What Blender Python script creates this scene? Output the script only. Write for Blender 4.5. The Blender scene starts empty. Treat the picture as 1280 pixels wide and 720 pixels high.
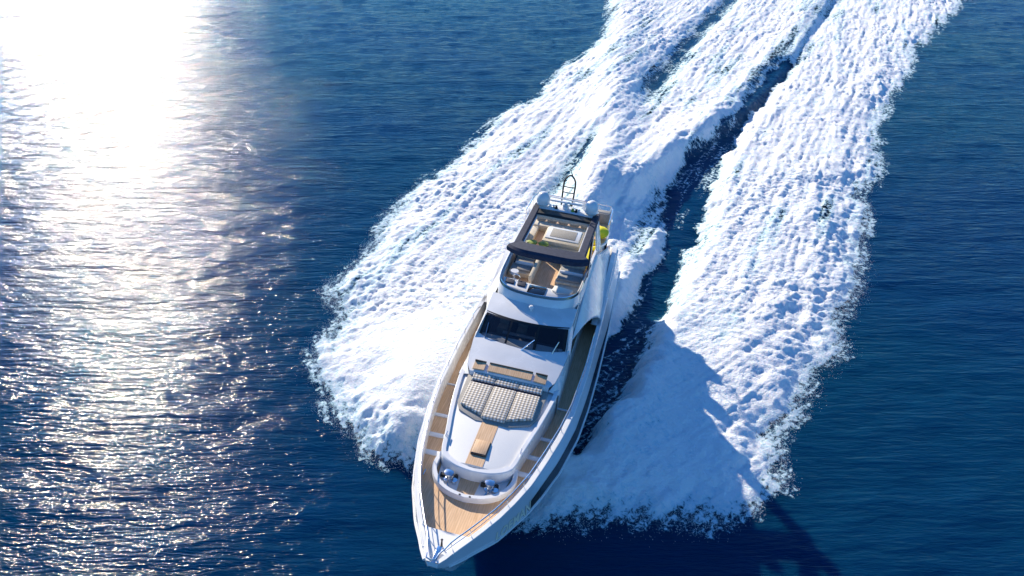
import bpy, bmesh, math, random
import numpy as np
from mathutils import Matrix, Vector
R = math.radians
random.seed(4)
rng = np.random.default_rng(7)
S = bpy.context.scene
COL = S.collection

# ------------------------------------------------------------------ camera, sky, sun
CF, CP, CH = 1001.6, 32.704, 28.838            # focal length (px of 1280), pitch below horizon, height
cam = bpy.data.objects.new('camera', bpy.data.cameras.new('camera'))
COL.objects.link(cam); S.camera = cam
cam.location = (0, 0, CH); cam.rotation_euler = (R(90 - CP), 0, 0)
cam.data.sensor_width = 36; cam.data.lens = 36 * CF / 1280
cam.data.clip_start = .1; cam.data.clip_end = 20000

SUN_AZ, SUN_EL = -28.3, 24.0                    # azimuth from +Y towards +X, elevation
w = bpy.data.worlds.new('World'); S.world = w; w.use_nodes = True
nt = w.node_tree; bg = nt.nodes['Background']
sky = nt.nodes.new('ShaderNodeTexSky'); sky.sky_type = 'NISHITA'; sky.sun_disc = False
sky.sun_elevation = R(SUN_EL); sky.sun_rotation = R(SUN_AZ)
sky.air_density = 1.0; sky.dust_density = 0; sky.ozone_density = 5
tint = nt.nodes.new('ShaderNodeMix'); tint.data_type = 'RGBA'; tint.blend_type = 'MULTIPLY'; tint.inputs[0].default_value = 1
tint.inputs[7].default_value = (.56, 1.02, 1.42, 1)      # blue tint added over the sky so that shaded whites turn bluer
nt.links.new(sky.outputs[0], tint.inputs[6]); nt.links.new(tint.outputs[2], bg.inputs[0]); bg.inputs[1].default_value = .085
sl = bpy.data.lights.new('sun', 'SUN'); sl.energy = 5.0; sl.angle = R(.5); sl.color = (1, .89, .72)
so = bpy.data.objects.new('sun', sl); COL.objects.link(so)
sdir = Vector((math.sin(R(SUN_AZ)) * math.cos(R(SUN_EL)), math.cos(R(SUN_AZ)) * math.cos(R(SUN_EL)), math.sin(R(SUN_EL))))
so.rotation_euler = sdir.to_track_quat('Z', 'Y').to_euler(); so.location = (0, 0, 60)
S.view_settings.view_transform = 'Standard'; S.view_settings.look = 'None'
S.view_settings.gamma = 1; S.view_settings.exposure = .66

def G(px, py, z=0.):
    """point of the horizontal plane z seen at a place of the photograph"""
    c, s = math.cos(R(CP)), math.sin(R(CP)); u = (px - 640) / CF; v = (py - 360) / CF
    d = (u, c - s * v, -s - c * v); k = (z - CH) / d[2]
    return (d[0] * k, d[1] * k)

# ------------------------------------------------------------------ helpers
def tag(o, label=None, cat=None, group=None, kind=None):
    for k, v in (('label', label), ('category', cat), ('group', group), ('kind', kind)):
        if v: o[k] = v
    return o

class MB:
    def __init__(s): s.v = []; s.f = []
    def add(s, v, f):
        n = len(s.v); s.v += [tuple(p) for p in v]; s.f += [tuple(i + n for i in q) for q in f]; return s
    def box(s, x0, x1, y0, y1, z0, z1):
        return s.add([(x, y, z) for x in (x0, x1) for y in (y0, y1) for z in (z0, z1)],
                     [(0, 1, 3, 2), (4, 6, 7, 5), (0, 4, 5, 1), (2, 3, 7, 6), (0, 2, 6, 4), (1, 5, 7, 3)])
    def prism(s, out, z0, z1, inset=0):
        """outline in plan; z0 and z1 may be functions of x, y"""
        f0 = z0 if callable(z0) else (lambda x, y: z0); f1 = z1 if callable(z1) else (lambda x, y: z1)
        n = len(out)
        cx = sum(p[0] for p in out) / n; cy = sum(p[1] for p in out) / n
        v = [(x, y, f0(x, y)) for x, y in out]
        for x, y in out:
            d = math.hypot(x - cx, y - cy) or 1; k = 1 - inset / d
            X, Y = cx + (x - cx) * k, cy + (y - cy) * k; v.append((X, Y, f1(X, Y)))
        f = [tuple(range(n))[::-1], tuple(range(n, 2 * n))] + [(i, (i + 1) % n, n + (i + 1) % n, n + i) for i in range(n)]
        return s.add(v, f)
    def loft(s, rings, close=False, caps=False):
        n = len(rings[0]); v = [p for r in rings for p in r]; f = []
        for i in range(len(rings) - 1):
            for j in range(n if close else n - 1):
                k = (j + 1) % n; f.append((i * n + j, i * n + k, (i + 1) * n + k, (i + 1) * n + j))
        if caps: f += [tuple(range(n))[::-1], tuple((len(rings) - 1) * n + j for j in range(n))]
        return s.add(v, f)
    def tube(s, pts, r, seg=8, closed=False):
        P = [Vector(p) for p in pts]; n = len(P); rings = []
        for i, p in enumerate(P):
            a = P[(i - 1) % n] if (i or closed) else P[0]; b = P[(i + 1) % n] if (i < n - 1 or closed) else P[-1]
            t = (b - a).normalized(); u = t.cross(Vector((0, 0, 1)))
            if u.length < .05: u = t.cross(Vector((1, 0, 0)))
            u.normalize(); q = t.cross(u)
            rings.append([tuple(p + (u * math.cos(2 * math.pi * k / seg) + q * math.sin(2 * math.pi * k / seg)) * r) for k in range(seg)])
        if closed: rings.append(rings[0])
        return s.loft(rings, close=True, caps=not closed)
    def lathe(s, c, prof, seg=20, axis='z'):
        rings = []
        for r, h in prof:
            rings.append([(c[0] + r * math.cos(2 * math.pi * k / seg), c[1] + r * math.sin(2 * math.pi * k / seg), c[2] + h) if axis == 'z' else
                          (c[0] + r * math.cos(2 * math.pi * k / seg), c[1] + h, c[2] + r * math.sin(2 * math.pi * k / seg)) for k in range(seg)])
        return s.loft(rings, close=True, caps=True)
    def build(s, name, mat, parent=None, smooth=True, bevel=0, seg=2, sub=0, angle=35):
        me = bpy.data.meshes.new(name); me.from_pydata(s.v, [], s.f)
        bm = bmesh.new(); bm.from_mesh(me)
        bmesh.ops.remove_doubles(bm, verts=bm.verts, dist=1e-5)
        bmesh.ops.recalc_face_normals(bm, faces=bm.faces)
        if bevel:
            ed = [e for e in bm.edges if len(e.link_faces) == 2 and e.calc_face_angle(0) > R(28)]
            bmesh.ops.bevel(bm, geom=ed, offset=bevel, segments=seg, profile=.5, affect='EDGES', clamp_overlap=True)
        bm.to_mesh(me); bm.free()
        me.materials.append(mat)
        o = bpy.data.objects.new(name, me); COL.objects.link(o)
        if parent: o.parent = parent
        if smooth:
            me.shade_smooth()
            try: me.set_sharp_from_angle(angle=R(angle))
            except Exception: pass
        if sub:
            m = o.modifiers.new('s', 'SUBSURF'); m.levels = m.render_levels = sub
        return o

# ------------------------------------------------------------------ materials
def mat(name, col, rough=.5, metal=0, spec=.5, coat=0):
    m = bpy.data.materials.new(name); m.use_nodes = True; b = m.node_tree.nodes['Principled BSDF']
    b.inputs['Base Color'].default_value = (*col, 1); b.inputs['Roughness'].default_value = rough
    b.inputs['Metallic'].default_value = metal; b.inputs['Specular IOR Level'].default_value = spec
    b.inputs['Coat Weight'].default_value = coat; b.inputs['Coat Roughness'].default_value = .05
    return m
def N(m, t, **kw):
    n = m.node_tree.nodes.new('ShaderNode' + t)
    for k, v in kw.items(): setattr(n, k, v)
    return n
def L(m, a, b): m.node_tree.links.new(a, b)
def mottle(m, scale, c0, c1, rough=None, bump=0, detail=5, stretch=(1, 1, 1)):
    b = m.node_tree.nodes['Principled BSDF']; tc = N(m, 'TexCoord'); mp = N(m, 'Mapping'); mp.inputs['Scale'].default_value = stretch
    L(m, tc.outputs['Object'], mp.inputs[0]); n = N(m, 'TexNoise'); n.inputs['Scale'].default_value = scale; n.inputs['Detail'].default_value = detail
    L(m, mp.outputs[0], n.inputs[0]); r = N(m, 'ValToRGB'); r.color_ramp.elements[0].position = .3; r.color_ramp.elements[1].position = .7
    r.color_ramp.elements[0].color = (*c0, 1); r.color_ramp.elements[1].color = (*c1, 1)
    L(m, n.outputs[0], r.inputs[0]); L(m, r.outputs[0], b.inputs['Base Color'])
    if rough:
        q = N(m, 'MapRange'); q.inputs['To Min'].default_value = rough[0]; q.inputs['To Max'].default_value = rough[1]
        L(m, n.outputs[0], q.inputs[0]); L(m, q.outputs[0], b.inputs['Roughness'])
    if bump:
        u = N(m, 'Bump'); u.inputs['Strength'].default_value = bump; u.inputs['Distance'].default_value = .02
        L(m, n.outputs[0], u.inputs['Height']); L(m, u.outputs[0], b.inputs['Normal'])
    return m
WHITE = mottle(mat('gelcoat', (.8, .8, .8), .25, coat=.4), 1.3, (.74, .74, .73), (.82, .82, .81), (.18, .34))
NONSKID = mottle(mat('nonskid', (.66, .66, .65), .6), 40, (.72, .72, .70), (.80, .80, .78), bump=.3)
HULLW = mottle(mat('hull_paint', (.8, .8, .8), .12, coat=.6), .8, (.74, .75, .77), (.80, .81, .82), (.10, .2))
NAVY = mottle(mat('navy_canvas', (.02, .028, .06), .8), 6, (.014, .02, .045), (.03, .04, .075), bump=.3)
BLACK = mat('black_gloss', (.008, .009, .012), .12, coat=.5)
BLACKM = mat('black_matt', (.02, .018, .017), .5)
HGLASS = mat('dark_hull_glass', (.006, .008, .016), .15, spec=.25)
GLASS = mat('tinted_glass', (.012, .016, .03), .04, spec=.8, coat=1)
def pane():
    m = bpy.data.materials.new('windshield_glass'); m.use_nodes = True; t = m.node_tree; b = t.nodes['Principled BSDF']
    b.inputs['Base Color'].default_value = (.01, .014, .028, 1); b.inputs['Roughness'].default_value = .03; b.inputs['Coat Weight'].default_value = 1; b.inputs['Alpha'].default_value = .55; return m
PANE = pane()
STEEL = mat('stainless_steel', (.75, .76, .78), .18, metal=1)
GREY = mottle(mat('grey_upholstery', (.3, .29, .27), .8), 14, (.24, .23, .21), (.36, .34, .31), bump=.3)
GREYD = mottle(mat('shaded_teak', (.2, .2, .2), .7), 9, (.13, .12, .12), (.2, .19, .185), bump=.2)  # unused grey: shade on the teak side deck put into the colour
BEIGE = mottle(mat('beige_upholstery', (.6, .52, .4), .75), 10, (.56, .47, .34), (.68, .6, .47), bump=.2)
YELLOW = mottle(mat('yellow_fabric', (.8, .7, .03), .7), 5, (.78, .66, .01), (.92, .82, .03), bump=.5)
LEAF = mottle(mat('leaf_green', (.2, .28, .04), .6), 9, (.12, .22, .03), (.45, .48, .05), bump=.5)
SILVER = mat('silver_letters', (.95, .86, .66), .3)
def teak():
    m = mat('teak', (.5, .33, .2), .6); b = m.node_tree.nodes['Principled BSDF']
    tc = N(m, 'TexCoord'); mp = N(m, 'Mapping'); mp.inputs['Scale'].default_value = (1, 1, 1); L(m, tc.outputs['Object'], mp.inputs[0])
    wv = N(m, 'TexWave', wave_type='BANDS', bands_direction='Y'); wv.inputs['Scale'].default_value = 3.4; wv.inputs['Distortion'].default_value = 0
    L(m, mp.outputs[0], wv.inputs[0]); cr = N(m, 'ValToRGB'); cr.color_ramp.elements[0].position = .0; cr.color_ramp.elements[1].position = .12
    cr.color_ramp.elements[0].color = (.45, .45, .45, 1); L(m, wv.outputs[0], cr.inputs[0])
    mp2 = N(m, 'Mapping'); mp2.inputs['Scale'].default_value = (1, 7, 1); L(m, tc.outputs['Object'], mp2.inputs[0])
    n = N(m, 'TexNoise'); n.inputs['Scale'].default_value = 1.6; n.inputs['Detail'].default_value = 6; L(m, mp2.outputs[0], n.inputs[0])
    r = N(m, 'ValToRGB'); r.color_ramp.elements[0].position = .3; r.color_ramp.elements[1].position = .7
    r.color_ramp.elements[0].color = (.60, .37, .20, 1); r.color_ramp.elements[1].color = (.74, .50, .30, 1); L(m, n.outputs[0], r.inputs[0])
    mx = N(m, 'Mix', data_type='RGBA', blend_type='MULTIPLY'); mx.inputs[0].default_value = .4
    L(m, r.outputs[0], mx.inputs[6]); L(m, cr.outputs[0], mx.inputs[7]); L(m, mx.outputs[2], b.inputs['Base Color']); return m
TEAK = teak()
def gingham():
    m = mat('quilted_gingham', (.7, .68, .65), .85); b = m.node_tree.nodes['Principled BSDF']; tc = N(m, 'TexCoord')
    hs = []
    for ax in 'XY':
        wv = N(m, 'TexWave', wave_type='BANDS', bands_direction=ax); wv.inputs['Scale'].default_value = 2.0; wv.inputs['Distortion'].default_value = 0
        L(m, tc.outputs['Object'], wv.inputs[0]); cr = N(m, 'ValToRGB'); cr.color_ramp.elements[0].position = .32; cr.color_ramp.elements[1].position = .62
        cr.color_ramp.elements[0].color = (.58, .55, .51, 1); cr.color_ramp.elements[1].color = (1, 1, 1, 1); L(m, wv.outputs[0], cr.inputs[0]); hs.append((wv, cr))
    mx = N(m, 'Mix', data_type='RGBA', blend_type='MULTIPLY'); mx.inputs[0].default_value = 1
    L(m, hs[0][1].outputs[0], mx.inputs[6]); L(m, hs[1][1].outputs[0], mx.inputs[7])
    m2 = N(m, 'Mix', data_type='RGBA', blend_type='MULTIPLY'); m2.inputs[0].default_value = 1; m2.inputs[7].default_value = (.84, .80, .73, 1)
    L(m, mx.outputs[2], m2.inputs[6]); L(m, m2.outputs[2], b.inputs['Base Color'])
    u = N(m, 'Bump'); u.inputs['Strength'].default_value = .8; u.inputs['Distance'].default_value = .05
    L(m, mx.outputs[2], u.inputs['Height']); L(m, u.outputs[0], b.inputs['Normal']); return m
QUILT = gingham()

# ------------------------------------------------------------------ numpy noise and distance fields
def vnoise(x, y, seed):
    xi = np.floor(x).astype(np.int64); yi = np.floor(y).astype(np.int64); fx = x - xi; fy = y - yi
    fx = fx * fx * fx * (fx * (fx * 6 - 15) + 10); fy = fy * fy * fy * (fy * (fy * 6 - 15) + 10)
    T = np.random.default_rng(seed).uniform(-1, 1, (256, 256))
    a = T[xi % 256, yi % 256]; b = T[(xi + 1) % 256, yi % 256]; c = T[xi % 256, (yi + 1) % 256]; d = T[(xi + 1) % 256, (yi + 1) % 256]
    return (a * (1 - fx) + b * fx) * (1 - fy) + (c * (1 - fx) + d * fx) * fy
def rot(x, y, a): return x * math.cos(a) - y * math.sin(a), x * math.sin(a) + y * math.cos(a)
def fbm(x, y, scale, octs, seed, gain=.5, billow=False):
    t = 0; a = 1; s = 1 / scale
    for o in range(octs):
        X, Y = rot(x, y, .6 + 1.1 * o); n = vnoise(X * s + 17.3 * o, Y * s + 5.1 * o, seed + o)
        t = t + a * ((np.abs(n) * 2 - .7) if billow else n); a *= gain; s *= 2.03
    return t
def segs(x, y, P):
    best = np.full(x.shape, 1e9); par = np.zeros(x.shape); side = np.zeros(x.shape); n = len(P) - 1
    for i in range(n):
        ax, ay = P[i]; bx, by = P[i + 1]; dx, dy = bx - ax, by - ay; l2 = dx * dx + dy * dy
        t = np.clip(((x - ax) * dx + (y - ay) * dy) / l2, 0, 1); d = np.hypot(x - ax - t * dx, y - ay - t * dy)
        k = d < best; best = np.where(k, d, best); par = np.where(k, (i + t) / n, par)
        side = np.where(k, np.sign(dx * (y - ay) - dy * (x - ax)), side)
    return best, par, side
def sdf(x, y, P):
    """positive inside"""
    Q = P + [P[0]]; d = segs(x, y, Q)[0]; ins = np.zeros(x.shape, bool)
    for i in range(len(P)):
        ax, ay = Q[i]; bx, by = Q[i + 1]
        if ay == by: continue
        c = ((ay > y) != (by > y)) & (x < (bx - ax) * (y - ay) / (by - ay) + ax); ins ^= c
    return np.where(ins, d, -d)
def ss(a, b, x): t = np.clip((x - a) / (b - a), 0, 1); return t * t * (3 - 2 * t)
def spline(P, k=6):
    out = []; n = len(P)
    for i in range(n - 1):
        p0, p1, p2, p3 = P[max(i - 1, 0)], P[i], P[i + 1], P[min(i + 2, n - 1)]
        for j in range(k):
            t = j / k
            out.append(tuple(.5 * (2 * b + (c - a) * t + (2 * a - 5 * b + 4 * c - d) * t * t + (3 * b - a - 3 * c + d) * t ** 3) for a, b, c, d in zip(p0, p1, p2, p3)))
    return out + [P[-1]]

# ------------------------------------------------------------------ the yacht's frame
YAW, HEEL, TRIM = 13.942, -4.859, 3.0
M = (Matrix.Translation((1.528, 37.709, 0)) @ Matrix.Rotation(R(-90 - YAW), 4, 'Z') @ Matrix.Rotation(R(HEEL), 4, 'X')
     @ Matrix.Rotation(R(-TRIM), 4, 'Y') @ Matrix.Translation((-8, 0, 0)))

# ------------------------------------------------------------------ wake lines measured on the water
wk = lambda pts, z=.3: [G(a, b, z) for a, b in pts]
OUTER = wk([(560, 610), (515, 572), (490, 568), (460, 555), (425, 532), (398, 508), (394, 478), (384, 448), (396, 420), (420, 392), (412, 356), (440, 325),
            (468, 296), (482, 266), (520, 236), (545, 208), (590, 172), (625, 142), (665, 118), (702, 84), (738, 58), (764, 34), (772, -4), (778, -40), (785, -70),
            (1400, -70), (1290, -35), (1204, -2), (1186, 24), (1146, 62), (1128, 104), (1102, 150), (1106, 196), (1084, 244), (1080, 300), (1074, 350), (1046, 398),
            (1058, 428), (1018, 472), (998, 512), (972, 546), (984, 596), (935, 628), (888, 642), (832, 656), (762, 646), (700, 648), (655, 645), (620, 640)])
TROUGH = wk([(722, 562), (742, 535), (768, 500), (792, 458), (815, 412), (828, 368), (848, 322), (870, 284), (888, 240), (902, 204), (926, 160), (954, 124), (978, 96), (992, 78),
             (986, 76), (966, 90), (936, 126), (900, 160), (866, 186), (842, 214), (834, 250), (832, 290), (822, 318), (804, 352), (796, 385), (770, 408), (735, 430), (710, 480), (700, 550)])
HULLFOAM = wk([(770, 330), (790, 340), (796, 362), (784, 385), (774, 408), (755, 420)])
STREAKS = [(wk([(668, 262), (700, 236), (722, 205), (750, 170)]), 1.0, .75), (wk([(793, 160), (812, 115), (838, 78), (868, 42), (905, 5), (950, -50)]), 1.6, .95),
           (wk([(905, 150), (945, 118), (975, 80), (1010, 38), (1050, -10), (1080, -50)]), 1.7, .55), (wk([(778, 345), (800, 300), (818, 262), (826, 235)]), .9, .6),
           (wk([(900, 235), (880, 290), (850, 345), (835, 385)]), 1.0, .45)]
ROOST = wk([(728, 300), (742, 240), (760, 175), (771, 110), (778, 50), (784, -20)], .8)
RIDGE = wk([(770, 262), (800, 228), (838, 196), (872, 174), (930, 134), (978, 82), (1030, 5), (1060, -45)], .6)
HULLAX = [tuple((M @ Vector((x, 0, 0)))[:2]) for x in (0, 8, 16, 22, 26)]

def wake(x, y):
    """height of the water, and how much foam covers it"""
    wob = .55 * fbm(x, y, 5.0, 3, 11, .5) + .4 * fbm(x, y, 1.1, 3, 13, .6); so_ = sdf(x, y, OUTER); st = sdf(x, y, TROUGH)
    so2 = so_ + wob * 1.0 * ss(-4, 3, so_ + 1) ; st2 = st + fbm(x, y, 2.2, 4, 31, .55) * .35
    far = ss(38, 110, y)
    dens = ss(-.7, 1.9, so2) * (1 + .16 * fbm(x, y, 4, 3, 15))
    rise = (.75 - .5 * far) * ss(-.3, 4.5, so2)
    # bow spray thrown up beside the forward half of the hull
    dh, th, _ = segs(x, y, HULLAX)
    rise = rise + 1.1 * np.exp(-((dh - 5.2) / 2.6) ** 2) * ss(0, .25, so2 / 6) * np.exp(-((y - 33) / 8) ** 2)
    h = rise
    tr = ss(-1.5, .35, st2); dens = dens * (1 - .96 * ss(-.45, .35, st2)); h = h * (1 - tr) - .25 * tr
    for P, wd, k in STREAKS:
        d, t, _ = segs(x, y, P); g = np.exp(-(d / wd) ** 2) * ss(-.02, .3, t)
        dens = dens - k * g; h = h - .75 * k * g
    d, t, sd_ = segs(x, y, ROOST); h = h + (2.1 - 1.6 * t) * np.exp(-(d / (1.5 + 2.2 * t)) ** 2) * ss(0, .12, t); dens = np.maximum(dens, ss(1, 0, d / (1.6 + 2 * t)) * 1.1)
    d, t, sd_ = segs(x, y, RIDGE); wdt = np.where(sd_ > 0, 3.0, .75)
    h = h + (1.25 - .6 * t) * np.exp(-(d / wdt) ** 2) * ss(0, .1, t)
    hf = sdf(x, y, HULLFOAM) + fbm(x, y, 1.2, 3, 77) * .25; dens = np.maximum(dens, ss(-.2, .5, hf))
    # hold the water down next to the hull
    h = h * ss(1.0, 4.3, dh) + .0
    return h, np.clip(dens, 0, 1.3), so2

def mesh_grid(name, X, Y, Z, keep=None, attrs=None):
    ny, nx = X.shape; idx = np.arange(nx * ny).reshape(ny, nx)
    q = np.stack([idx[:-1, :-1], idx[:-1, 1:], idx[1:, 1:], idx[1:, :-1]], -1).reshape(-1, 4)
    if keep is not None:
        k = keep.reshape(-1); q = q[k[q].any(1)]; used = np.zeros(nx * ny, bool); used[q.reshape(-1)] = True
        new = np.cumsum(used) - 1; q = new[q]
    else: used = np.ones(nx * ny, bool)
    co = np.stack([X, Y, Z], -1).reshape(-1, 3)[used].astype(np.float32)
    me = bpy.data.meshes.new(name); me.vertices.add(len(co)); me.vertices.foreach_set('co', co.reshape(-1))
    me.loops.add(q.size); me.loops.foreach_set('vertex_index', q.reshape(-1).astype(np.int32))
    me.polygons.add(len(q)); me.polygons.foreach_set('loop_start', np.arange(0, q.size, 4, dtype=np.int32))
    me.polygons.foreach_set('loop_total', np.full(len(q), 4, np.int32)); me.update(calc_edges=True)
    for k, v in (attrs or {}).items():
        a = me.attributes.new(k, 'FLOAT', 'POINT'); a.data.foreach_set('value', v.reshape(-1)[used].astype(np.float32))
    me.shade_smooth(); o = bpy.data.objects.new(name, me); COL.objects.link(o); return o

def axis(lo, hi, step, far, k=1.25):
    a = [lo]; b = [hi]; s = step
    while a[0] > -far: s *= k; a.insert(0, a[0] - s)
    s = step
    while b[-1] < far: s *= k; b.append(b[-1] + s)
    return np.array(a[:-1] + list(np.arange(lo, hi, step)) + b)

# ------------------------------------------------------------------ the sea
WV = []
r2 = np.random.default_rng(3)
for i in range(60):
    lam = .8 * (7.0 / .8) ** r2.uniform(0, 1); th = R(90 + 8) + r2.normal(0, .5); k = 2 * math.pi / lam
    WV.append((k * math.cos(th), k * math.sin(th), .0016 * lam ** .85, r2.uniform(0, 6.28)))
def chop(x, y):
    z = np.zeros(x.shape)
    for kx, ky, a, p in WV: z += a * np.sin(kx * x + ky * y + p)
    return z
def sea():
    xs = axis(-90, 90, .27, 9000); ys = axis(8, 150, .24, 9000)
    X, Y = np.meshgrid(xs, ys); near = ss(400, 120, np.hypot(X, Y))
    h, dn, so2 = wake(X, Y); h = np.where(np.hypot(X, Y) < 260, h, 0)
    calm = 1 - .6 * np.clip(dn, 0, 1)
    Z = chop(X, Y) * near * calm + h - .30 * ss(.25, .9, dn)
    o = mesh_grid('sea', X, Y, Z); tag(o, 'deep blue rippled sea with sun glitter at the left', 'sea', kind='structure')
    m = mat('sea_water', (.002, .022, .06), .07, spec=.5); m.node_tree.nodes['Principled BSDF'].inputs['IOR'].default_value = 1.13
    b = m.node_tree.nodes['Principled BSDF']; tc = N(m, 'TexCoord')
    gust = N(m, 'TexNoise'); gust.inputs['Scale'].default_value = .045; gust.inputs['Detail'].default_value = 3; L(m, tc.outputs['Object'], gust.inputs[0])
    gm = N(m, 'MapRange'); gm.inputs['From Min'].default_value = .3; gm.inputs['From Max'].default_value = .7; gm.inputs['To Min'].default_value = .72; gm.inputs['To Max'].default_value = 1.2
    L(m, gust.outputs[0], gm.inputs[0]); prev = None
    for sc, st, dist, det, rz in ((.9, (.25, 1, 1), .20, 3, 5), (2.6, (.17, 1.0, 1), .125, 2, -4), (6.0, (.19, 1, 1), .070, 2, 5), (13, (.23, 1, 1), .034, 2, -6)):
        mp = N(m, 'Mapping'); mp.inputs['Scale'].default_value = st; mp.inputs['Rotation'].default_value = (0, 0, R(rz)); L(m, tc.outputs['Object'], mp.inputs[0])
        n = N(m, 'TexNoise'); n.inputs['Scale'].default_value = sc; n.inputs['Detail'].default_value = det; n.inputs['Distortion'].default_value = .3
        L(m, mp.outputs[0], n.inputs[0]); u = N(m, 'Bump'); u.inputs['Distance'].default_value = dist
        L(m, gm.outputs[0], u.inputs['Strength']); L(m, n.outputs[0], u.inputs['Height'])
        if prev: L(m, prev.outputs[0], u.inputs['Normal'])
        prev = u
    L(m, prev.outputs[0], b.inputs['Normal'])
    b.inputs['Subsurface Weight'].default_value = 1; b.inputs['Subsurface Radius'].default_value = (.3, 1.0, 1.6); b.inputs['Subsurface Scale'].default_value = 2.5
    # water colour drifts slowly between deeper blue and greener blue
    n = N(m, 'TexNoise'); n.inputs['Scale'].default_value = .03; L(m, tc.outputs['Object'], n.inputs[0])
    r = N(m, 'ValToRGB'); r.color_ramp.elements[0].position = .35; r.color_ramp.elements[1].position = .65
    r.color_ramp.elements[0].color = (.0012, .029, .098, 1); r.color_ramp.elements[1].color = (.0012, .040, .092, 1)
    L(m, n.outputs[0], r.inputs[0]); L(m, r.outputs[0], b.inputs['Base Color'])
    o.data.materials.append(m); return o
sea()

# ------------------------------------------------------------------ foam
def foam():
    xs = np.arange(-19, 75, .13); ys = np.concatenate([np.arange(21, 62, .10), np.arange(62, 175, .2)])
    X, Y = np.meshgrid(xs, ys); h, dn, so2 = wake(X, Y)
    near = ss(70, 30, Y)
    # big billows near the outer edge, fine curds inside, smoother sheets close to the bow
    smooth = np.exp(-((Y - 31) / 8) ** 2) * .85
    b1 = fbm(X, Y, 1.5, 2, 51, .5, True); b2 = fbm(X, Y, .62, 3, 61, .6, True); b3 = fbm(X, Y, 3.2, 2, 71, .5)
    b4 = fbm(X, Y, .27, 2, 95, .6, True); edge = np.exp(-((so2 - 1.5) / 2.5) ** 2)
    body = np.clip(dn, 0, 1)
    # streaks: thrown outward beside the bow, drawn out along the wake behind it
    ca, sa = math.cos(R(-103.9)), math.sin(R(-103.9)); bx, by = X - M[0][3], Y - M[1][3]; u_ = bx * ca + by * sa; v_ = -bx * sa + by * ca
    q = u_ + np.abs(v_) * 1.5; fan = fbm(q, v_ * .12, .42, 3, 91, .6); along = fbm(v_ + .18 * u_, u_ * .14, .5, 3, 97, .6); wf = ss(49, 37, Y)
    st_ = fan * wf + along * (1 - wf)
    vary = .35 + 1.15 * ss(-.6, .8, fbm(X, Y, 5.5, 3, 141)); b1 = b1 * vary; b2 = b2 * vary * .85
    Z = chop(X, Y) * (1 - .6 * body) + h + body * (.10 + (1 - smooth) * (.030 * b1 + .056 * b2 + .034 * b4) + .07 * b3 + (.034 + .045 * (1 - wf)) * st_ + .05 * edge * b1)
    al2 = fbm(v_ + .18 * u_ + 40, u_ * .10, 1.6, 4, 117, .62)
    dn = dn - (.38 * ss(.2, .95, al2) * (1 - wf) + .12 * ss(.2, .9, al2)) * ss(0, 1, dn)
    Z = Z + .05 * al2 * (1 - wf) * body
    dn = np.clip(dn + .16 * st_ * ss(1.2, .4, dn) + .05 * st_, 0, 1.3) * (dn > .02)
    lace = fbm(X, Y, .9, 4, 81, .6)
    o = mesh_grid('wake_foam', X, Y, Z, keep=(dn > .03), attrs={'cover': dn})
    tag(o, 'churned white foam of the bow waves and propeller wash behind the yacht', 'foam', kind='stuff')
    m = mat('foam', (.86, .88, .9), .85, spec=.25); b = m.node_tree.nodes['Principled BSDF']
    b.inputs['Subsurface Weight'].default_value = .35; b.inputs['Subsurface Radius'].default_value = (.5, .8, 1.0); b.inputs['Subsurface Scale'].default_value = .12
    tc = N(m, 'TexCoord'); at = N(m, 'Attribute', attribute_name='cover')
    n = N(m, 'TexNoise'); n.inputs['Scale'].default_value = 3.2; n.inputs['Detail'].default_value = 8; n.inputs['Roughness'].default_value = .7
    n.inputs['Distortion'].default_value = .6
    L(m, tc.outputs['Object'], n.inputs[0])
    mr = N(m, 'MapRange'); mr.inputs['From Min'].default_value = .3; mr.inputs['From Max'].default_value = .7; mr.inputs['To Min'].default_value = -.62; mr.inputs['To Max'].default_value = .38
    L(m, n.outputs[0], mr.inputs[0])
    ad = N(m, 'Math', operation='ADD'); L(m, at.outputs['Fac'], ad.inputs[0]); L(m, mr.outputs[0], ad.inputs[1])
    al = N(m, 'MapRange', interpolation_type='SMOOTHSTEP'); al.inputs['From Min'].default_value = -.06; al.inputs['From Max'].default_value = .34
    L(m, ad.outputs[0], al.inputs[0]); L(m, al.outputs[0], b.inputs['Alpha'])
    r = N(m, 'ValToRGB'); r.color_ramp.elements[0].position = .1; r.color_ramp.elements[1].position = .75
    r.color_ramp.elements[0].color = (.40, .66, .76, 1); r.color_ramp.elements[1].color = (.85, .87, .88, 1)
    L(m, ad.outputs[0], r.inputs[0]); L(m, r.outputs[0], b.inputs['Base Color'])
    n2 = N(m, 'TexNoise'); n2.inputs['Scale'].default_value = 6; n2.inputs['Detail'].default_value = 7; n2.inputs['Roughness'].default_value = .65
    L(m, tc.outputs['Object'], n2.inputs[0]); u = N(m, 'Bump'); u.inputs['Strength'].default_value = .9; u.inputs['Distance'].default_value = .13
    L(m, n2.outputs[0], u.inputs['Height']); L(m, u.outputs[0], b.inputs['Normal'])
    o.data.materials.append(m)
    # droplets flung from the edges of the bow waves
    NP = 220000
    fx = rng.uniform(-19, 40, NP * 6); fy = rng.uniform(21, 70, NP * 6)
    hh, dd, s2 = wake(fx, fy)
    pr = np.exp(-((s2 - .3) / .6) ** 2) * ss(75, 40, fy) + .05 * (dd > .5) * ss(50, 35, fy)
    k = rng.uniform(0, 1, fx.shape) < pr; fx, fy, hh, s2 = fx[k][:NP], fy[k][:NP], hh[k][:NP], s2[k][:NP]
    fz = hh + .05 + np.abs(rng.normal(0, .22, fx.shape)) * ss(-1.5, 1.5, s2); r = rng.uniform(.004, .014, fx.shape) 
    T = np.array([(1, 1, 1), (1, -1, -1), (-1, 1, -1), (-1, -1, 1)]) * .8
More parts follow.
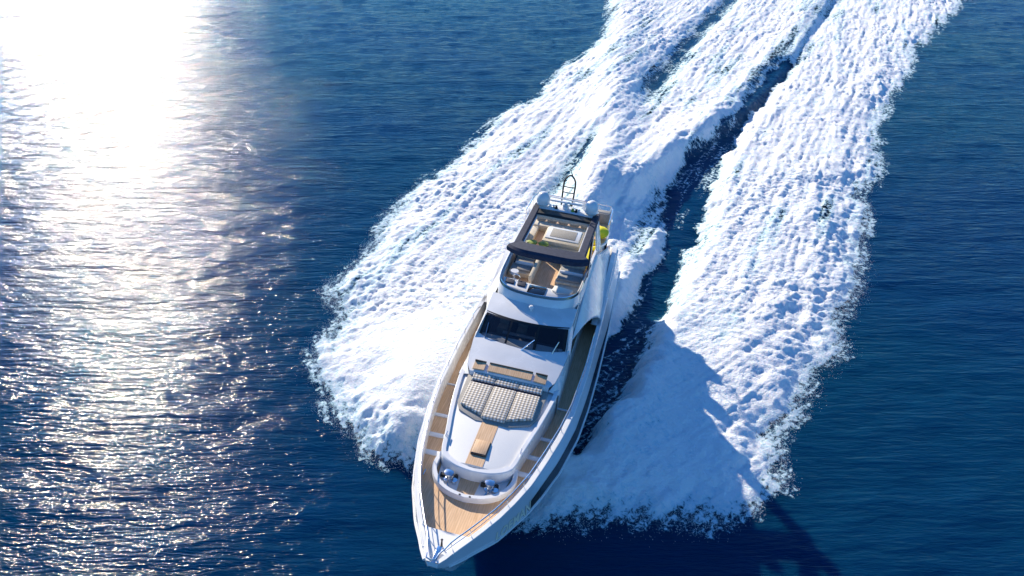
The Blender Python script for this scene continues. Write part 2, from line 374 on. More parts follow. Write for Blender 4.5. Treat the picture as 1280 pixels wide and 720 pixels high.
    c = np.stack([fx, fy, fz], -1)[:, None, :] + T[None] * r[:, None, None] + rng.normal(0, .006, (len(fx), 4, 3))
    F = np.array([(0, 1, 2), (0, 3, 1), (0, 2, 3), (1, 3, 2)]); q = (F[None] + 4 * np.arange(len(fx))[:, None, None]).reshape(-1, 3)
    me = bpy.data.meshes.new('spray'); me.from_pydata(c.reshape(-1, 3).tolist(), [], q.tolist())
    me.materials.append(mat('spray_water', (.85, .87, .9), .5)); so_ = bpy.data.objects.new('spray', me); COL.objects.link(so_)
    tag(so_, 'fine white spray droplets flung out along the edges of the bow waves', 'spray', kind='stuff')
foam()

# ================================================================== THE YACHT
yacht = bpy.data.objects.new('motor_yacht', None); COL.objects.link(yacht); yacht.matrix_world = M
tag(yacht, 'white motor yacht with teak decks and navy sun roof speeding over the sea', 'yacht')
I = np.interp
XS = [-.3, 0, 4, 8.4, 14, 17.5, 19.3, 21, 22.8, 24.1, 25.1, 26.5, 27.3, 27.8, 28.1]
WS = [3.1, 3.15, 3.28, 3.36, 3.40, 3.27, 3.07, 2.78, 2.42, 2.02, 1.66, 1.02, .62, .40, .22]
wsh = lambda x: float(I(x, XS, WS))
zsh = lambda x: float(I(x, [0, 4, 8.7, 13, 16.4, 19.2, 22, 24, 26, 28.1], [3.70, 3.72, 3.75, 3.82, 3.9, 4.0, 4.12, 4.25, 4.42, 4.68]))
zdk = lambda x: float(I(x, [0, 10, 16.3, 16.5, 18.8, 19.0, 20.3, 20.5, 21.55, 21.75, 26.3, 28.1], [2.85, 2.95, 3.05, 3.14, 3.18, 3.30, 3.34, 3.45, 3.48, 3.6, 3.72, 3.8]))
def smo(a, b, x): t = min(1, max(0, (x - a) / (b - a))); return t * t * (3 - 2 * t)
zkn = lambda x: float(I(x, [0, 15, 20, 22, 23.2, 25, 26.9, 28.1], [2.15, 2.3, 2.45, 2.6, 2.75, 3.0, 3.7, 4.2]))
wkn = lambda x: float(I(x, [-.3, 0, 7.5, 12, 15, 17.4, 20, 22, 23.2, 24.8, 25.4, 26.3, 26.9, 27.6, 28.1], [3.5, 3.55, 3.78, 3.82, 3.78, 3.65, 3.25, 2.75, 2.4, 1.76, 1.5, 1.05, .78, .42, .14]))
def hull_w(x, z):
    zs = zsh(x); zk = zkn(x)
    if z >= zk: t = (zs - z) / (zs - zk); return max(0., wsh(x) + (wkn(x) - wsh(x)) * t)
    xst = 25.0 + 2.9 * (max(z, 0) / 4.2); sh = (28.0 - xst) * .9 * smo(13, 22, x)
    k = min(1, (zk - z) / .35); return max(0., min(wkn(x), wkn(x) * (1 - k) + k * wkn(min(28.1, x + sh)) * (1 - .05 * (zk - z))) - .07 * k)
# hull shell
rings = []
xst = list(np.linspace(-.3, 22, 40)) + list(np.linspace(22.3, 28.1, 34))
for x in xst:
    zs = zsh(x); zc = .75 + 1.5 * smo(17, 28, x); zk = float(I(x, [20, 23, 25, 26.5, 27.5, 28.1], [-.9, -.3, .9, 2.4, 3.7, 4.45]))
    zk = min(zk, zs - .3); zc = min(max(zc, zk + .1), zs - .2)
    side = [(hull_w(x, zs), zs - .03), (hull_w(x, zs - .25), zs - .25)] + [(hull_w(x, zs - t), zs - t) for t in [.3, .45, (zs - zkn(x)) * .6, (zs - zkn(x)) * .8, zs - zkn(x), zs - zkn(x) + .1, zs - zkn(x) + .36, max(zs - zkn(x) + .5, zs - zc)]] + [(hull_w(x, zc) * .93, zc - .05), (0, zk)]
    side = [(y, max(z, zk + .02)) for y, z in side[:-1]] + [side[-1]]
    rings.append([(x, y, z) for y, z in side] + [(x, -y, z) for y, z in side[::-1][1:]])
mb = MB().loft(rings); mb.add(rings[0], [tuple(range(len(rings[0])))]); mb.add(rings[-1], [tuple(range(len(rings[-1])))])
hull = mb.build('hull', HULLW, yacht, angle=50)
for s in (1, -1):
    def strip(xa, xb, ta, tb, off, n=60):
        rr = []
        for x in np.linspace(xa, xb, n):
            zs = zsh(x); a, b = (ta(x), tb(x)); rr.append([(x, s * (hull_w(x, zs - a) + off), zs - a), (x, s * (hull_w(x, zs - (a + b) / 2) + off), zs - (a + b) / 2), (x, s * (hull_w(x, zs - b) + off), zs - b)])
        return MB().loft(rr)
    H_ = lambda x: zsh(x) - zkn(x)
    top = lambda x: H_(x) * (.60 + .33 * smo(13, 4, x)); bot = lambda x: H_(x) * .95
    strip(4.5, 21.9, top, bot, .012).build('hull_window', HGLASS, hull)
    strip(21.9, 22.75, lambda x: H_(x) * (.60 + .05 * (x - 21.9)), lambda x: H_(x) * .94, .010, 8).build('hull_trim', BLACKM, hull)
    for f_, r_ in ((.02, .035), (1.0, .05)):
        MB().tube([(x, s * (hull_w(x, zsh(x) - f_ * H_(x)) + .015), zsh(x) - f_ * H_(x)) for x in np.linspace(0, 27.5, 90)], r_, 6).build('rub_rail', WHITE, hull)
# name on the bow
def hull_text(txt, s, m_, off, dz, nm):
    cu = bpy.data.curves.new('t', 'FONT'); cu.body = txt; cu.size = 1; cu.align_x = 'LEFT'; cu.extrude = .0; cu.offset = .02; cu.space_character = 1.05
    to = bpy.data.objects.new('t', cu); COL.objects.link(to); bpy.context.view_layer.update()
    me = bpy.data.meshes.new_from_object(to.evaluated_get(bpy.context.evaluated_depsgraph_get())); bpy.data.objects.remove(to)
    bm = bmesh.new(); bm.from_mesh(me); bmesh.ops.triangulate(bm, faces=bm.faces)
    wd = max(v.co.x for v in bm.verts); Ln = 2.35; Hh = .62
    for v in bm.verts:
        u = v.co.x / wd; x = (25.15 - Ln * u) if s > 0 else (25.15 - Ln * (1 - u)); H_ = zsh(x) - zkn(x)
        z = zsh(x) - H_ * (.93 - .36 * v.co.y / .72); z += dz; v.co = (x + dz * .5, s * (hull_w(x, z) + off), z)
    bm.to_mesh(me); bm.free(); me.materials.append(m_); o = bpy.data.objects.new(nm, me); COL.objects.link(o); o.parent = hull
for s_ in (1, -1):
    hull_text('LOEMAN', s_, BLACKM, .012, -.07, 'letter_shadow'); hull_text('LOEMAN', s_, SILVER, .03, 0, 'name_lettering')  # black copy set lower paints a drop shadow under the letters

# bulwark: cap and sloping inner liner
CW = lambda x: min(.18, wsh(x) * .5)
for s in (1, -1):
    rr = []
    for x in list(np.linspace(-.25, 24, 60)) + list(np.linspace(24.3, 28.1, 26)):
        W = wsh(x); z = zsh(x); c = CW(x); d = zdk(x) if x < 26.25 else zsh(x) - .28
        inn = min(.24, W * .75)
        rr.append([(x, s * (W + .015), z - .05), (x, s * (W + .01), z), (x, s * (W - c), z), (x, s * (W - c - .015), z - .03), (x, s * max(W - inn, .0), d - .01)])
    MB().loft(rr).build('bulwark', WHITE, yacht, angle=40)
# decks
def deck_strip(xa, xb, w0, w1, z, name, m, n=40):
    rr = [[(x, y, z(x)) for y in np.linspace(w0(x), w1(x), 5)] for x in np.linspace(xa, xb, n)]
    return MB().loft(rr).build(name, m, yacht)
dw = lambda x: wsh(x) - min(.24, wsh(x) * .75)
deck_strip(-.2, 26.25, lambda x: -dw(x), dw, lambda x: zdk(x), 'teak_deck', TEAK, 160)
fd = MB().loft([[(x, y, zsh(x) - .27) for y in np.linspace(-dw(x) - .02, dw(x) + .02, 5)] for x in np.linspace(26.2, 28.08, 12)])
fd.loft([[(26.2, y, z) for y in np.linspace(-dw(26.2), dw(26.2), 5)] for z in (zdk(26.2) - .02, zsh(26.2) - .27)])
fd.build('bow_platform', WHITE, yacht)
# deck steps
for s in (1, -1):
    for x, t in ((16.4, .10), (18.9, .20), (20.38, .26), (21.65, .28)):
        MB().prism([(x, s * 1.55), (x + t, s * 1.5), (x + t + .02, s * (dw(x + t) + .02)), (x + .02, s * (dw(x) + .02))], zdk(x - .2) - .02, zdk(x + t) + .05).build('deck_step', WHITE, yacht, bevel=.02)

# coachroof
CO = [(14.9, 2.42), (16.2, 2.40), (17.5, 2.33), (19.4, 2.07), (21, 1.78), (22.0, 1.62), (22.45, 1.42), (22.72, 1.05), (22.88, .6), (22.95, 0)]
def outl(P, off=0):
    q = [(x - (off if x > 22.3 else 0) * 1.0, y - off if y > .3 else y) for x, y in P]; q = [(x, max(y, 0)) for x, y in q]
    return q + [(x, -y) for x, y in q[::-1] if y > 1e-6]
czt = lambda x: 4.36 + .02 * 0 - .10 * smo(20, 23, x)
mb = MB(); o1 = outl(spline(CO, 4)); n = len(o1)
mb.loft([[(x, y, zdk(x) - .05) for x, y in o1], [(x, y, czt(x) - .04) for x, y in o1], [(x, y, czt(x)) for x, y in outl(spline(CO, 4), .03)],
         [(x, y, czt(x)) for x, y in outl(spline(CO, 4), .19)], [(x, y, czt(x) - .10) for x, y in outl(spline(CO, 4), .22)]], close=True)
mb.build('coachroof_rim', WHITE, yacht, angle=24)
mb = MB(); P = spline(CO, 4); rr = []
for x, y in P[:-1]:
    if x > 22.65: continue
    rr.append([(x, t * (y - .19), czt(x) - .09 + .10 * (1 - t * t)) for t in np.linspace(-1, 1, 13)])
rr.append([(22.66, t * .86, czt(22.6) - .09) for t in np.linspace(-1, 1, 13)])
coach = MB().loft(rr).build('coachroof', NONSKID, yacht)
ctop = lambda x, y: czt(x) - .09 + .10 * (1 - (y / 2.0) ** 2)
# ramp from the coachroof to the windshield base with three teak recesses
rr = []
for x, w_, z in ((14.3, 2.36, 5.06), (14.9, 2.34, 4.98), (15.5, 2.28, 4.86), (16.1, 2.2, 4.74), (16.55, 2.12, 4.66), (16.92, 1.92, 4.60), (16.96, 1.90, 4.38)):
    rr.append([(x - .0 + .15 * (1 - t * t) * (x < 16.9), t * w_, z + .10 * (1 - t * t)) for t in np.linspace(-1, 1, 17)])
ramp = MB().loft(rr).build('coachroof_ramp', WHITE, yacht, angle=40)
for s in (1, -1):
    MB().loft([[(x, s * 2.42, zdk(x)), (x, s * 2.42, czt(x) - .05), (x, s * w_, z)] for x, w_, z in ((14.3, 2.37, 5.05), (14.9, 2.35, 4.97), (15.5, 2.29, 4.85), (16.1, 2.21, 4.73), (16.55, 2.13, 4.65), (16.95, 1.93, 4.40))]).build('ramp_side', WHITE, ramp)
for y0, y1 in ((-1.80, -1.25), (-1.08, 1.02), (1.16, 1.72)):
    zz = lambda x, y: 4.66 + .22 * (16.9 - x) / .5 * .5 + .10 * (1 - (y / 2.1) ** 2) + .012
    MB().prism([(16.42, y0), (16.42, y1), (16.86, y1), (16.86, y0)], lambda x, y: zz(x, y) - .05, lambda x, y: zz(x, y) + .01).build('seat_back', TEAK, ramp)
    MB().box(16.36, 16.42, y0, y1, 4.80, 4.895).build('seat_back_edge', BLACKM, ramp)
# sun pad
pad = MB().prism([(16.97, -1.95), (19.0, -1.85), (19.55, -1.62), (20.02, -.75), (20.02, .75), (19.55, 1.62), (19.0, 1.85), (16.97, 1.95)], 4.28, 4.40).build('sunpad', GREY, yacht, bevel=.03)
def cush(out, z0, z1, m, name='cushion', par=pad, bev=.05): return MB().prism(out, z0, z1).build(name, m, par, bevel=bev, seg=3)
MB().box(17.38, 17.62, -1.68, 1.68, 4.4, 4.46).build('gap_strip', NAVY, pad, bevel=.02)  # navy strip in the gap between headrests and cushions
for a, b in ((-1.66, -.57), (-.54, .54), (.57, 1.66)):
    MB().prism([(16.98, a), (17.40, a), (17.40, b), (16.98, b)], 4.40, lambda x, y: 4.62 if x < 17.2 else 4.54).build('headrest', QUILT, pad, bevel=.04, seg=3)
cush([(17.6, -1.66), (19.25, -1.66), (19.72, -.57), (17.6, -.57)], 4.40, 4.54, QUILT)
cush([(17.6, -.54), (19.85, -.54), (19.85, .54), (17.6, .54)], 4.40, 4.55, QUILT)
cush([(17.6, .57), (19.72, .57), (19.25, 1.66), (17.6, 1.66)], 4.40, 4.54, QUILT)
# teak path and hatch on the coachroof
MB().loft([[(x, y, ctop(x, y) + .012) for y in np.linspace(-.42, .32, 5)] for x in np.linspace(20.0, 22.62, 14)]).build('teak_path', TEAK, coach)
h_ = MB().prism([(21.15, -.38), (21.15, .30), (22.05, .30), (22.05, -.38)], 4.25, 4.39).build('deck_hatch', BLACK, coach, bevel=.05)
MB().prism([(21.18, -.35), (21.18, .27), (22.0, .27), (22.0, -.35)], 4.38, 4.405).build('hatch_lid', TEAK, h_, bevel=.01)
# anchor well
WL = spline([(21.9, 1.72), (22.6, 1.78), (23.15, 1.62), (23.65, 1.25), (23.98, .7), (24.12, 0)], 5)
o1 = WL + [(x, -y) for x, y in WL[::-1][1:]]
def offs(P, k):
    out = []
    for i, p in enumerate(P):
        a, b = P[max(i - 1, 0)], P[min(i + 1, len(P) - 1)]; tx, ty = b[0] - a[0], b[1] - a[1]; l = math.hypot(tx, ty); out.append((p[0] + ty / l * k, p[1] - tx / l * k))
    return out
oi = offs(o1, .2) if offs(o1, .2)[len(o1) // 2][0] < 24.1 else offs(o1, -.2)
rr = [[(x, y, 3.5) for x, y in o1], [(x, y, 3.90) for x, y in o1], [(x, y, 3.93) for x, y in [((a[0] * .9 + b[0] * .1), (a[1] * .9 + b[1] * .1)) for a, b in zip(o1, oi)]],
      [(x, y, 3.93) for x, y in [((a[0] * .1 + b[0] * .9), (a[1] * .1 + b[1] * .9)) for a, b in zip(o1, oi)]], [(x, y, 3.90) for x, y in oi], [(x, y, 3.62) for x, y in oi]]
well = MB().loft(rr).build('anchor_well', WHITE, yacht, angle=40)
MB().prism([(22.0, -1.5), (23.1, -1.4), (23.7, -.75), (23.86, 0), (23.7, .75), (23.1, 1.4), (22.0, 1.5)], 3.6, 3.70).build('well_floor', WHITE, well)
MB().prism([(22.7, -.5), (23.82, -.42), (23.84, .3), (22.7, .36)], 3.70, 3.715).build('well_teak', TEAK, well)
for yc in (-.92, .80):
    wl = MB().lathe((23.15, yc, 3.7), [(.22, 0), (.22, .08), (.12, .12), (.11, .3), (.2, .34), (.2, .41), (.06, .45)], 18).build('windlass', STEEL, well)
    MB().lathe((22.8, yc - .12, 3.7), [(.14, 0), (.14, .18), (.08, .24)], 14).build('windlass_motor', STEEL, wl)
    MB().lathe((23.3, yc + .28, 3.7), [(.10, 0), (.10, .14), (.13, .17), (.13, .2)], 14).build('capstan', STEEL, wl)
    MB().tube([(23.2, yc, 3.84), (23.45, yc * .97, 3.78), (23.72, yc * .85, 3.74)], .04, 6).build('anchor_chain', STEEL, wl)
    MB().lathe((22.98, yc + .26, 3.7), [(.09, 0), (.09, .14), (.04, .18)], 10).build('chain_stopper', BLACKM, wl)
    MB().box(23.0, 23.12, yc - .38, yc - .2, 3.7, 3.86).build('control_pedal', BLACKM, wl)
for y in (-.2, .22): MB().lathe((24.02, y, 3.93), [(.045, 0), (.045, .012)], 10).build('well_fitting', BLACKM, well)
def cleat(x, y, z):
    MB().tube([(x - .16, y, z + .09), (x + .16, y, z + .09)], .025, 6).tube([(x - .05, y, z), (x - .05, y, z + .09)], .02, 6).tube([(x + .05, y, z), (x + .05, y, z + .09)], .02, 6).build('cleat', STEEL, yacht)
for s in (1, -1):
    cleat(23.1, s * 1.98, zdk(23.1)); cleat(21.3, s * 1.63, czt(21.3)); cleat(9.6, s * 3.1, zdk(9.6)); cleat(26.0, s * .9, zdk(26))
MB().box(27.2, 28.05, -.09, .09, 4.42, 4.50).build('anchor_roller', STEEL, yacht, bevel=.01)
MB().lathe((27.0, 0, 4.2), [(.05, 0), (.03, .35), (.05, .42)], 10).build('bow_post', BLACKM, yacht)

# guard rail
rail_z = lambda x: zsh(x) + .42
def rpt(x, s, dz, inn): return (x, s * max(wsh(x) - inn, 0), zsh(x) + dz)
xs_r = [10.2, 10.6] + list(np.linspace(11.5, 27.4, 44)) + [27.8, 28.05]
left = [rpt(x, -1, .44 * smo(9.9, 11.2, x), .16 if x < 27.4 else .16 * (28.3 - x)) for x in xs_r]
right = [(x, -y, z) for x, y, z in left]
tip = [(28.32, -.16, zsh(28) + .44), (28.38, 0, zsh(28) + .44), (28.32, .16, zsh(28) + .44)]
rail = MB().tube(left + tip + right[::-1], .026, 8).build('guard_rail', STEEL, yacht)
low = [rpt(x, -1, .22, .14) for x in np.linspace(11.6, 27.6, 50)]
MB().tube(low, .014, 6).build('lower_rail', STEEL, rail); MB().tube([(x, -y, z) for x, y, z in low], .014, 6).build('lower_rail', STEEL, rail)
for s in (1, -1):
    for x in (11.5, 13.0, 14.5, 16.0, 17.5, 19.0, 20.4, 21.8, 23.1, 24.3, 25.4, 26.4, 27.3):
        a = rpt(x, s, 0, .12); b = rpt(x + .08, s, .44, .16); MB().tube([a, b], .018, 6).build('stanchion', STEEL, rail)

# ---------------------------------------------------------------- superstructure
ROOFX = [0.6, 3.5, 8, 12.4, 13.6]
def side_y(x, z):   # half width of the cabin at a height
    base = float(I(x, [0, 3, 10, 13, 15], [2.7, 2.7, 2.4, 2.4, 2.42])); topw = float(I(x, [0, 3, 8, 12, 13.6, 14.8], [2.55, 2.4, 2.2, 2.16, 2.1, 2.28]))
    return base + (topw - base) * min(1, max(0, (z - 3) / 2.8))
rr = []
for x in np.linspace(3, 15.0, 30):
    zt = float(I(x, [3, 12.2, 13.6, 15.0], [5.82, 5.86, 5.74, 4.86])); rr.append([(x, side_y(x, z), z) for z in np.linspace(zdk(x) - .05, zt, 6)])
for s in (1, -1): MB().loft([[(x, s * y, z) for x, y, z in r] for r in rr]).build('cabin_side', WHITE, yacht)
# roof ahead of the flybridge
def arc(x, w_, z, bow, crown, n=15): return [(x + bow * (1 - t * t), t * w_, z + crown * (1 - t * t)) for t in np.linspace(-1, 1, n)]
roof = MB().loft([arc(13.42, 2.16, 5.72, .42, .10), arc(13.1, 2.18, 5.80, .42, .11), arc(12.6, 2.2, 5.90, .42, .11), arc(12.1, 2.2, 5.98, .40, .11), arc(11.9, 2.2, 6.02, .40, .10)]).build('cabin_roof', WHITE, yacht)
MB().lathe((12.95, .02, 5.98), [(.09, 0), (.05, .04), (.05, .14), (.11, .18), (.13, .26), (.08, .33), (.02, .35)], 16).build('searchlight', WHITE, roof)
# windshield
def ws_p(t, v): # t -1..1 across, v 0 bottom .. 1 top
    xb, wb, zb = 14.62, 2.12, 4.95; xt, wt, zt = 13.45, 1.99, 5.74
    b = Vector((xb + .42 * (1 - t * t), t * wb, zb + .08 * (1 - t * t))); u = Vector((xt + .42 * (1 - t * t), t * wt, zt + .08 * (1 - t * t)))
    return b.lerp(u, v)
def ws_patch(t0, t1, v0, v1, off, n=8):
    nrm = Vector((.56, 0, .83)); return MB().loft([[tuple(ws_p(t, v) + nrm * off) for v in np.linspace(v0, v1, 3)] for t in np.linspace(t0, t1, n)])
wm = MB()
for a in ((-1.06, 1.06, -.06, .06), (-1.06, 1.06, .94, 1.05)): q = ws_patch(*a, .0, 24); wm.add(q.v, q.f)
for a in ((-1.06, -.965), (-.375, -.325), (.305, .365), (.965, 1.06)): q = ws_patch(*a, .055, .945, .004, 3); wm.add(q.v, q.f)
wsf = wm.build('windshield', BLACKM, yacht)
inn = MB().box(10.5, 14.6, -2.0, 2.0, 4.15, 4.2).box(10.4, 10.5, -2.0, 2.0, 4.15, 5.7).build('wheelhouse_floor', mat('dark_wood', (.06, .035, .02), .5), yacht)
MB().prism([(13.6, -1.9), (14.35, -1.9), (14.75, -.9), (14.75, .9), (14.35, 1.9), (13.6, 1.9)], 4.2, 4.72).build('dashboard', mat('dash_vinyl', (.10, .11, .14), .5), inn, bevel=.05)
MB().box(13.35, 13.55, -1.2, .6, 4.7, 4.80).build('dash_coaming', WHITE, inn, bevel=.03)
for y in (-1.35, -.35): q = MB().box(12.5, 13.0, y - .25, y + .25, 4.2, 4.65).box(12.35, 12.5, y - .25, y + .25, 4.6, 5.25).build('helm_chair', BEIGE, inn, bevel=.04)
for a, b in ((-.97, -.37), (-.33, .31), (.36, .97)): ws_patch(a, b, .05, .95, .02).build('pane', PANE, wsf)
for s in (1, -1):  # corner pillars
    MB().loft([[(14.70, s * 2.20, 4.93), (14.3, s * 2.40, 4.85), (14.3, s * 2.44, 4.5)], [(13.5, s * 2.08, 5.76), (13.1, s * 2.22, 5.74), (13.1, s * 2.3, 5.4)]]).build('pillar', WHITE, wsf)
def wiper(t0, t1, v1):
    a = ws_p(t0, -.09); b = ws_p(t1, v1); nrm = Vector((.5, 0, .85)); a0 = a + nrm * .04; b0 = b + nrm * .09
    w_ = MB().tube([tuple(a0), tuple((a0 + b0) / 2 + nrm * .05), tuple(b0)], .028, 6).build('wiper', STEEL, wsf)
    c = ws_p(t1 - .01, v1 + .3 if v1 < .6 else v1 - .05) + nrm * .05; d_ = ws_p(t1 + .01, max(v1 - .35, .06)) + nrm * .05
    MB().tube([tuple(c), tuple(d_)], .016, 5).build('wiper_blade', BLACKM, w_)
    MB().lathe(tuple(a - nrm * .02), [(.06, 0), (.06, .08), (.03, .1)], 10).build('wiper_pivot', STEEL, w_)
wiper(-.84, -.90, .6); wiper(.02, .30, .42); wiper(.72, .86, .45)
# side windows of the wheelhouse
for s in (1, -1):
    rr = []
    for x in np.linspace(9.6, 14.35, 26):
        u = (x - 9.6) / 4.75; zc = 5.62 - .62 * u ** 1.3; hh = .30 * math.sin(math.pi * min(1, u * .94 + .04)) ** .6
        rr.append([(x, s * (side_y(x, z) + .02), z) for z in (zc - hh * .6 - .05, zc, zc + hh * .4)])
    MB().loft(rr).build('side_window', GLASS, yacht)
    rr = [[(x, s * (side_y(x, z) + .015), z) for z in (3.9, 4.5, 4.95 - .2 * smo(12, 13.5, x))] for x in np.linspace(4, 13.6, 20)]
    MB().loft(rr).build('saloon_window', GLASS, yacht)
# wings joining the flybridge to the hull sides
for s in (1, -1):
    rr = []
    for x in np.linspace(2.4, 12.9, 50):
        z1 = float(I(x, [2.4, 3.4, 5.0, 6.2, 8.5, 10.3, 12.9], [5.0, 5.3, 5.9, 6.3, 5.95, 5.4, 4.7])); y1 = side_y(x, min(z1, 5.8)) + .03 + .12 * smo(6.5, 5, x)
        yb, zb = wsh(x) - .08, zsh(x) + .03; f = max(0., (x - 8.8) / 4.1) ** .85; col_ = []
        for v in np.linspace(0, 1, 12):
            a = v * (1 - f) * .999; y = y1 + (yb - y1) * a ** .95; z = z1 + (zb - z1) * a + .09 * math.sin(math.pi * a)
            col_.append((x, s * y, z))
        rr.append(col_)
    wing = MB().loft(rr).build('wing', WHITE, yacht, angle=60)
    sm = wing.modifiers.new('t', 'SOLIDIFY'); sm.thickness = .03; sm.offset = -1
    MB().prism([(8.0, s * 2.42), (8.0, s * 2.95), (8.06, s * 2.95), (8.06, s * 2.42)], 2.9, 4.2).build('side_door', BLACKM, yacht)
# ---------------------------------------------------------------- flybridge
FB = [(.4, 2.55), (3.4, 2.6), (4.4, 2.35), (8, 2.22), (10.6, 2.15), (11.4, 2.02), (11.95, 1.65), (12.25, 1.0), (12.36, 0)]
def full(P): return P + [(x, -y) for x, y in P[::-1] if y > 1e-6]
fo = full(spline(FB, 4))
fly = MB().prism(fo, 5.72, 5.9).build('flybridge', WHITE, yacht, bevel=.03)
fi = full(spline([(x - (.08 if x > 11 else -.05), max(y - .1, 0)) for x, y in FB], 4))
MB().prism(fi, 5.895, 5.915).build('fly_teak', TEAK, fly)
Pc = [p for p in spline(FB, 6) if p[0] > 4.6]; path = [(x, y) for x, y in Pc] + [(x, -y) for x, y in Pc[::-1][1:]]
oi = offs(path, .13); oi = oi if oi[len(path) // 2][0] < 12.3 else offs(path, -.13)
zc = lambda x: 6.42 + .10 * smo(4.5, 8, x) - .04 * smo(10, 12.4, x)
out_ = [((a[0] * 1.0), a[1]) for a in path]
cm_ = MB().loft([[(x + (.22 if x > 11.4 else 0) * 1, y * 1.03, 5.7) for x, y in out_], [(x + .04, y, zc(x) - .05) for x, y in out_], [(x, y, zc(x)) for x, y in out_], [(x, y, zc(x)) for x, y in oi], [(x, y, 5.9) for x, y in oi]]).build('coaming', WHITE, fly, angle=50)
wsx = [(x, y) for x, y in path if x > 7.5]
MB().loft([[(x + .02, y * 1.01, zc(x) + .0) for x, y in wsx], [(x - .03, y * .995, zc(x) + .14) for x, y in wsx], [(x - .05, y * .985, zc(x) + .14) for x, y in wsx], [(x - .0, y * .99, zc(x)) for x, y in wsx]]).build('wind_deflector', GLASS, fly)
MB().tube([(x + .0, y * .99, zc(x) + .15) for x, y in wsx], .018, 6).build('deflector_rail', STEEL, fly)
# helm and forward seating
hm = MB().prism([(10.75, -1.98), (11.55, -1.86), (11.85, -.55), (12.1, .5), (11.65, 1.75), (11.1, 1.95), (11.0, .55), (10.95, -.5)], 5.9, lambda x, y: 6.36 + .03 * (y < 0)).build('console', WHITE, fly, bevel=.05)
MB().prism([(10.95, -1.8), (11.35, -1.75), (11.42, -1.28), (11.0, -1.32)], 6.36, lambda x, y: 6.46).build('instrument_panel', NAVY, hm, bevel=.02)
MB().prism([(10.98, -1.15), (11.45, -1.1), (11.5, -.68), (11.0, -.7)], 6.36, lambda x, y: 6.46).build('instrument_panel', NAVY, hm, bevel=.02)
MB().prism([(11.15, -.5), (12.08, -.48), (12.05, .42), (11.1, .42)], 6.36, 6.44).build('tinted_hatch', BLACK, hm, bevel=.02)
MB().tube([(10.72 + .06 * math.cos(a), -1.3 + .2 * math.sin(a), 6.45 + .2 * math.cos(a)) for a in np.linspace(0, 2 * math.pi, 20, endpoint=False)], .02, 6, closed=True).build('steering_wheel', STEEL, hm)
MB().prism([(10.75, .75), (11.25, .7), (11.5, 1.0), (11.3, 1.65), (10.9, 1.78)], 6.37, 6.47).build('sink_top', mat('cream_top', (.8, .76, .66), .4), hm, bevel=.04)
def bench(y0, y1, x0, x1, seat=1):
    b = MB().box(x0, x1, y0, y1, 5.91, 6.2).build('bench', BEIGE, fly, bevel=.04)
    k = (x1 - x0)
    MB().box(x0 + .05, x0 + k * .42, y0 + .06, y1 - .06, 6.2, 6.36).build('cushion', GREY, b, bevel=.05)
    MB().box(x0 + k * .50, x0 + k * .9, y0 + .06, y1 - .06, 6.2, 6.32).build('cushion', GREY, b, bevel=.05)
    MB().box(x0 - .08, x0 + .04, y0, y1, 6.2, 6.55).build('backrest', BEIGE, b, bevel=.04)
    MB().box(x0 + k * .42, x0 + k * .5, y0 + .1, y1 - .0, 6.2, 6.44).build('armrest', WHITE, b, bevel=.03)
bench(-1.95, -.75, 8.3, 9.75); bench(.62, 1.98, 8.3, 9.9)
MB().box(7.5, 8.1, -1.9, -.8, 5.91, 6.45).build('wet_bar', TEAK, fly, bevel=.03); MB().box(7.4, 8.1, .75, 1.9, 5.91, 6.45).build('wet_bar', TEAK, fly, bevel=.03)
MB().box(7.3, 10.4, -.72, -.55, 5.91, 6.5).build('side_panel', BEIGE, fly, bevel=.03)
MB().box(9.95, 10.6, .75, 1.95, 5.91, 6.1).build('seat_base', BEIGE, fly, bevel=.03)
MB().lathe((10.1, -1.55, 5.91), [(.2, 0), (.05, .05), (.05, .35), (.22, .4), (.22, .55)], 14).build('helm_seat', WHITE, fly)
# lounge under the sun roof
tub = MB().box(4.1, 5.95, -.95, 1.25, 5.91, 6.42).build('sun_table', BEIGE, fly, bevel=.05)
MB().box(4.1, 5.6, -.85, 1.12, 6.42, 6.47).build('table_frame', WHITE, tub, bevel=.02)
MB().box(4.3, 5.4, -.6, .88, 6.465, 6.49).build('table_top', GREY, tub, bevel=.01)
MB().box(5.95, 7.1, -.95, 1.25, 5.91, 6.2).build('lounge_seat', BEIGE, fly, bevel=.06)
MB().box(3.2, 3.9, -1.9, 1.5, 5.91, 6.3).build('sofa', BEIGE, fly, bevel=.05)
for i in range(5): MB().box(3.05, 3.3, -1.85 + i * .68, -1.85 + i * .68 + .6, 6.3, 6.6).build('sofa_cushion', GREY, fly, bevel=.08, seg=3)
MB().box(4.0, 6.5, -2.0, -1.5, 5.91, 6.25).build('sofa', BEIGE, fly, bevel=.05)
# sun roof frame
RF = 8.22
def rbar(pts, w_, h_, m, name, par): # rounded box bar swept along pts
    rr = []
    for i, p in enumerate(pts):
        a, b = Vector(pts[max(i - 1, 0)]), Vector(pts[min(i + 1, len(pts) - 1)]); t = (b - a).normalized(); u = Vector((-t.y, t.x, 0)).normalized(); p = Vector(p)
        rr.append([tuple(p + u * (w_ / 2) * c + Vector((0, 0, h_ / 2 * d_))) for c, d_ in ((-1, -.5), (-.75, -1), (.75, -1), (1, -.5), (1, .5), (.75, 1), (-.75, 1), (-1, .5))])
    return MB().loft(rr, close=True, caps=True).build(name, m, par)
top = rbar([(10.98 - .10 * ((y - .2) / 1.8) ** 2 - .28 * abs((y - .2) / 1.8) ** 6, y, RF + .05 - .05 * ((y - .18) / 1.7) ** 2) for y in np.linspace(-1.60, 2.0, 19)], 1.05, .42, NAVY, 'sun_roof', yacht)
yo = .2
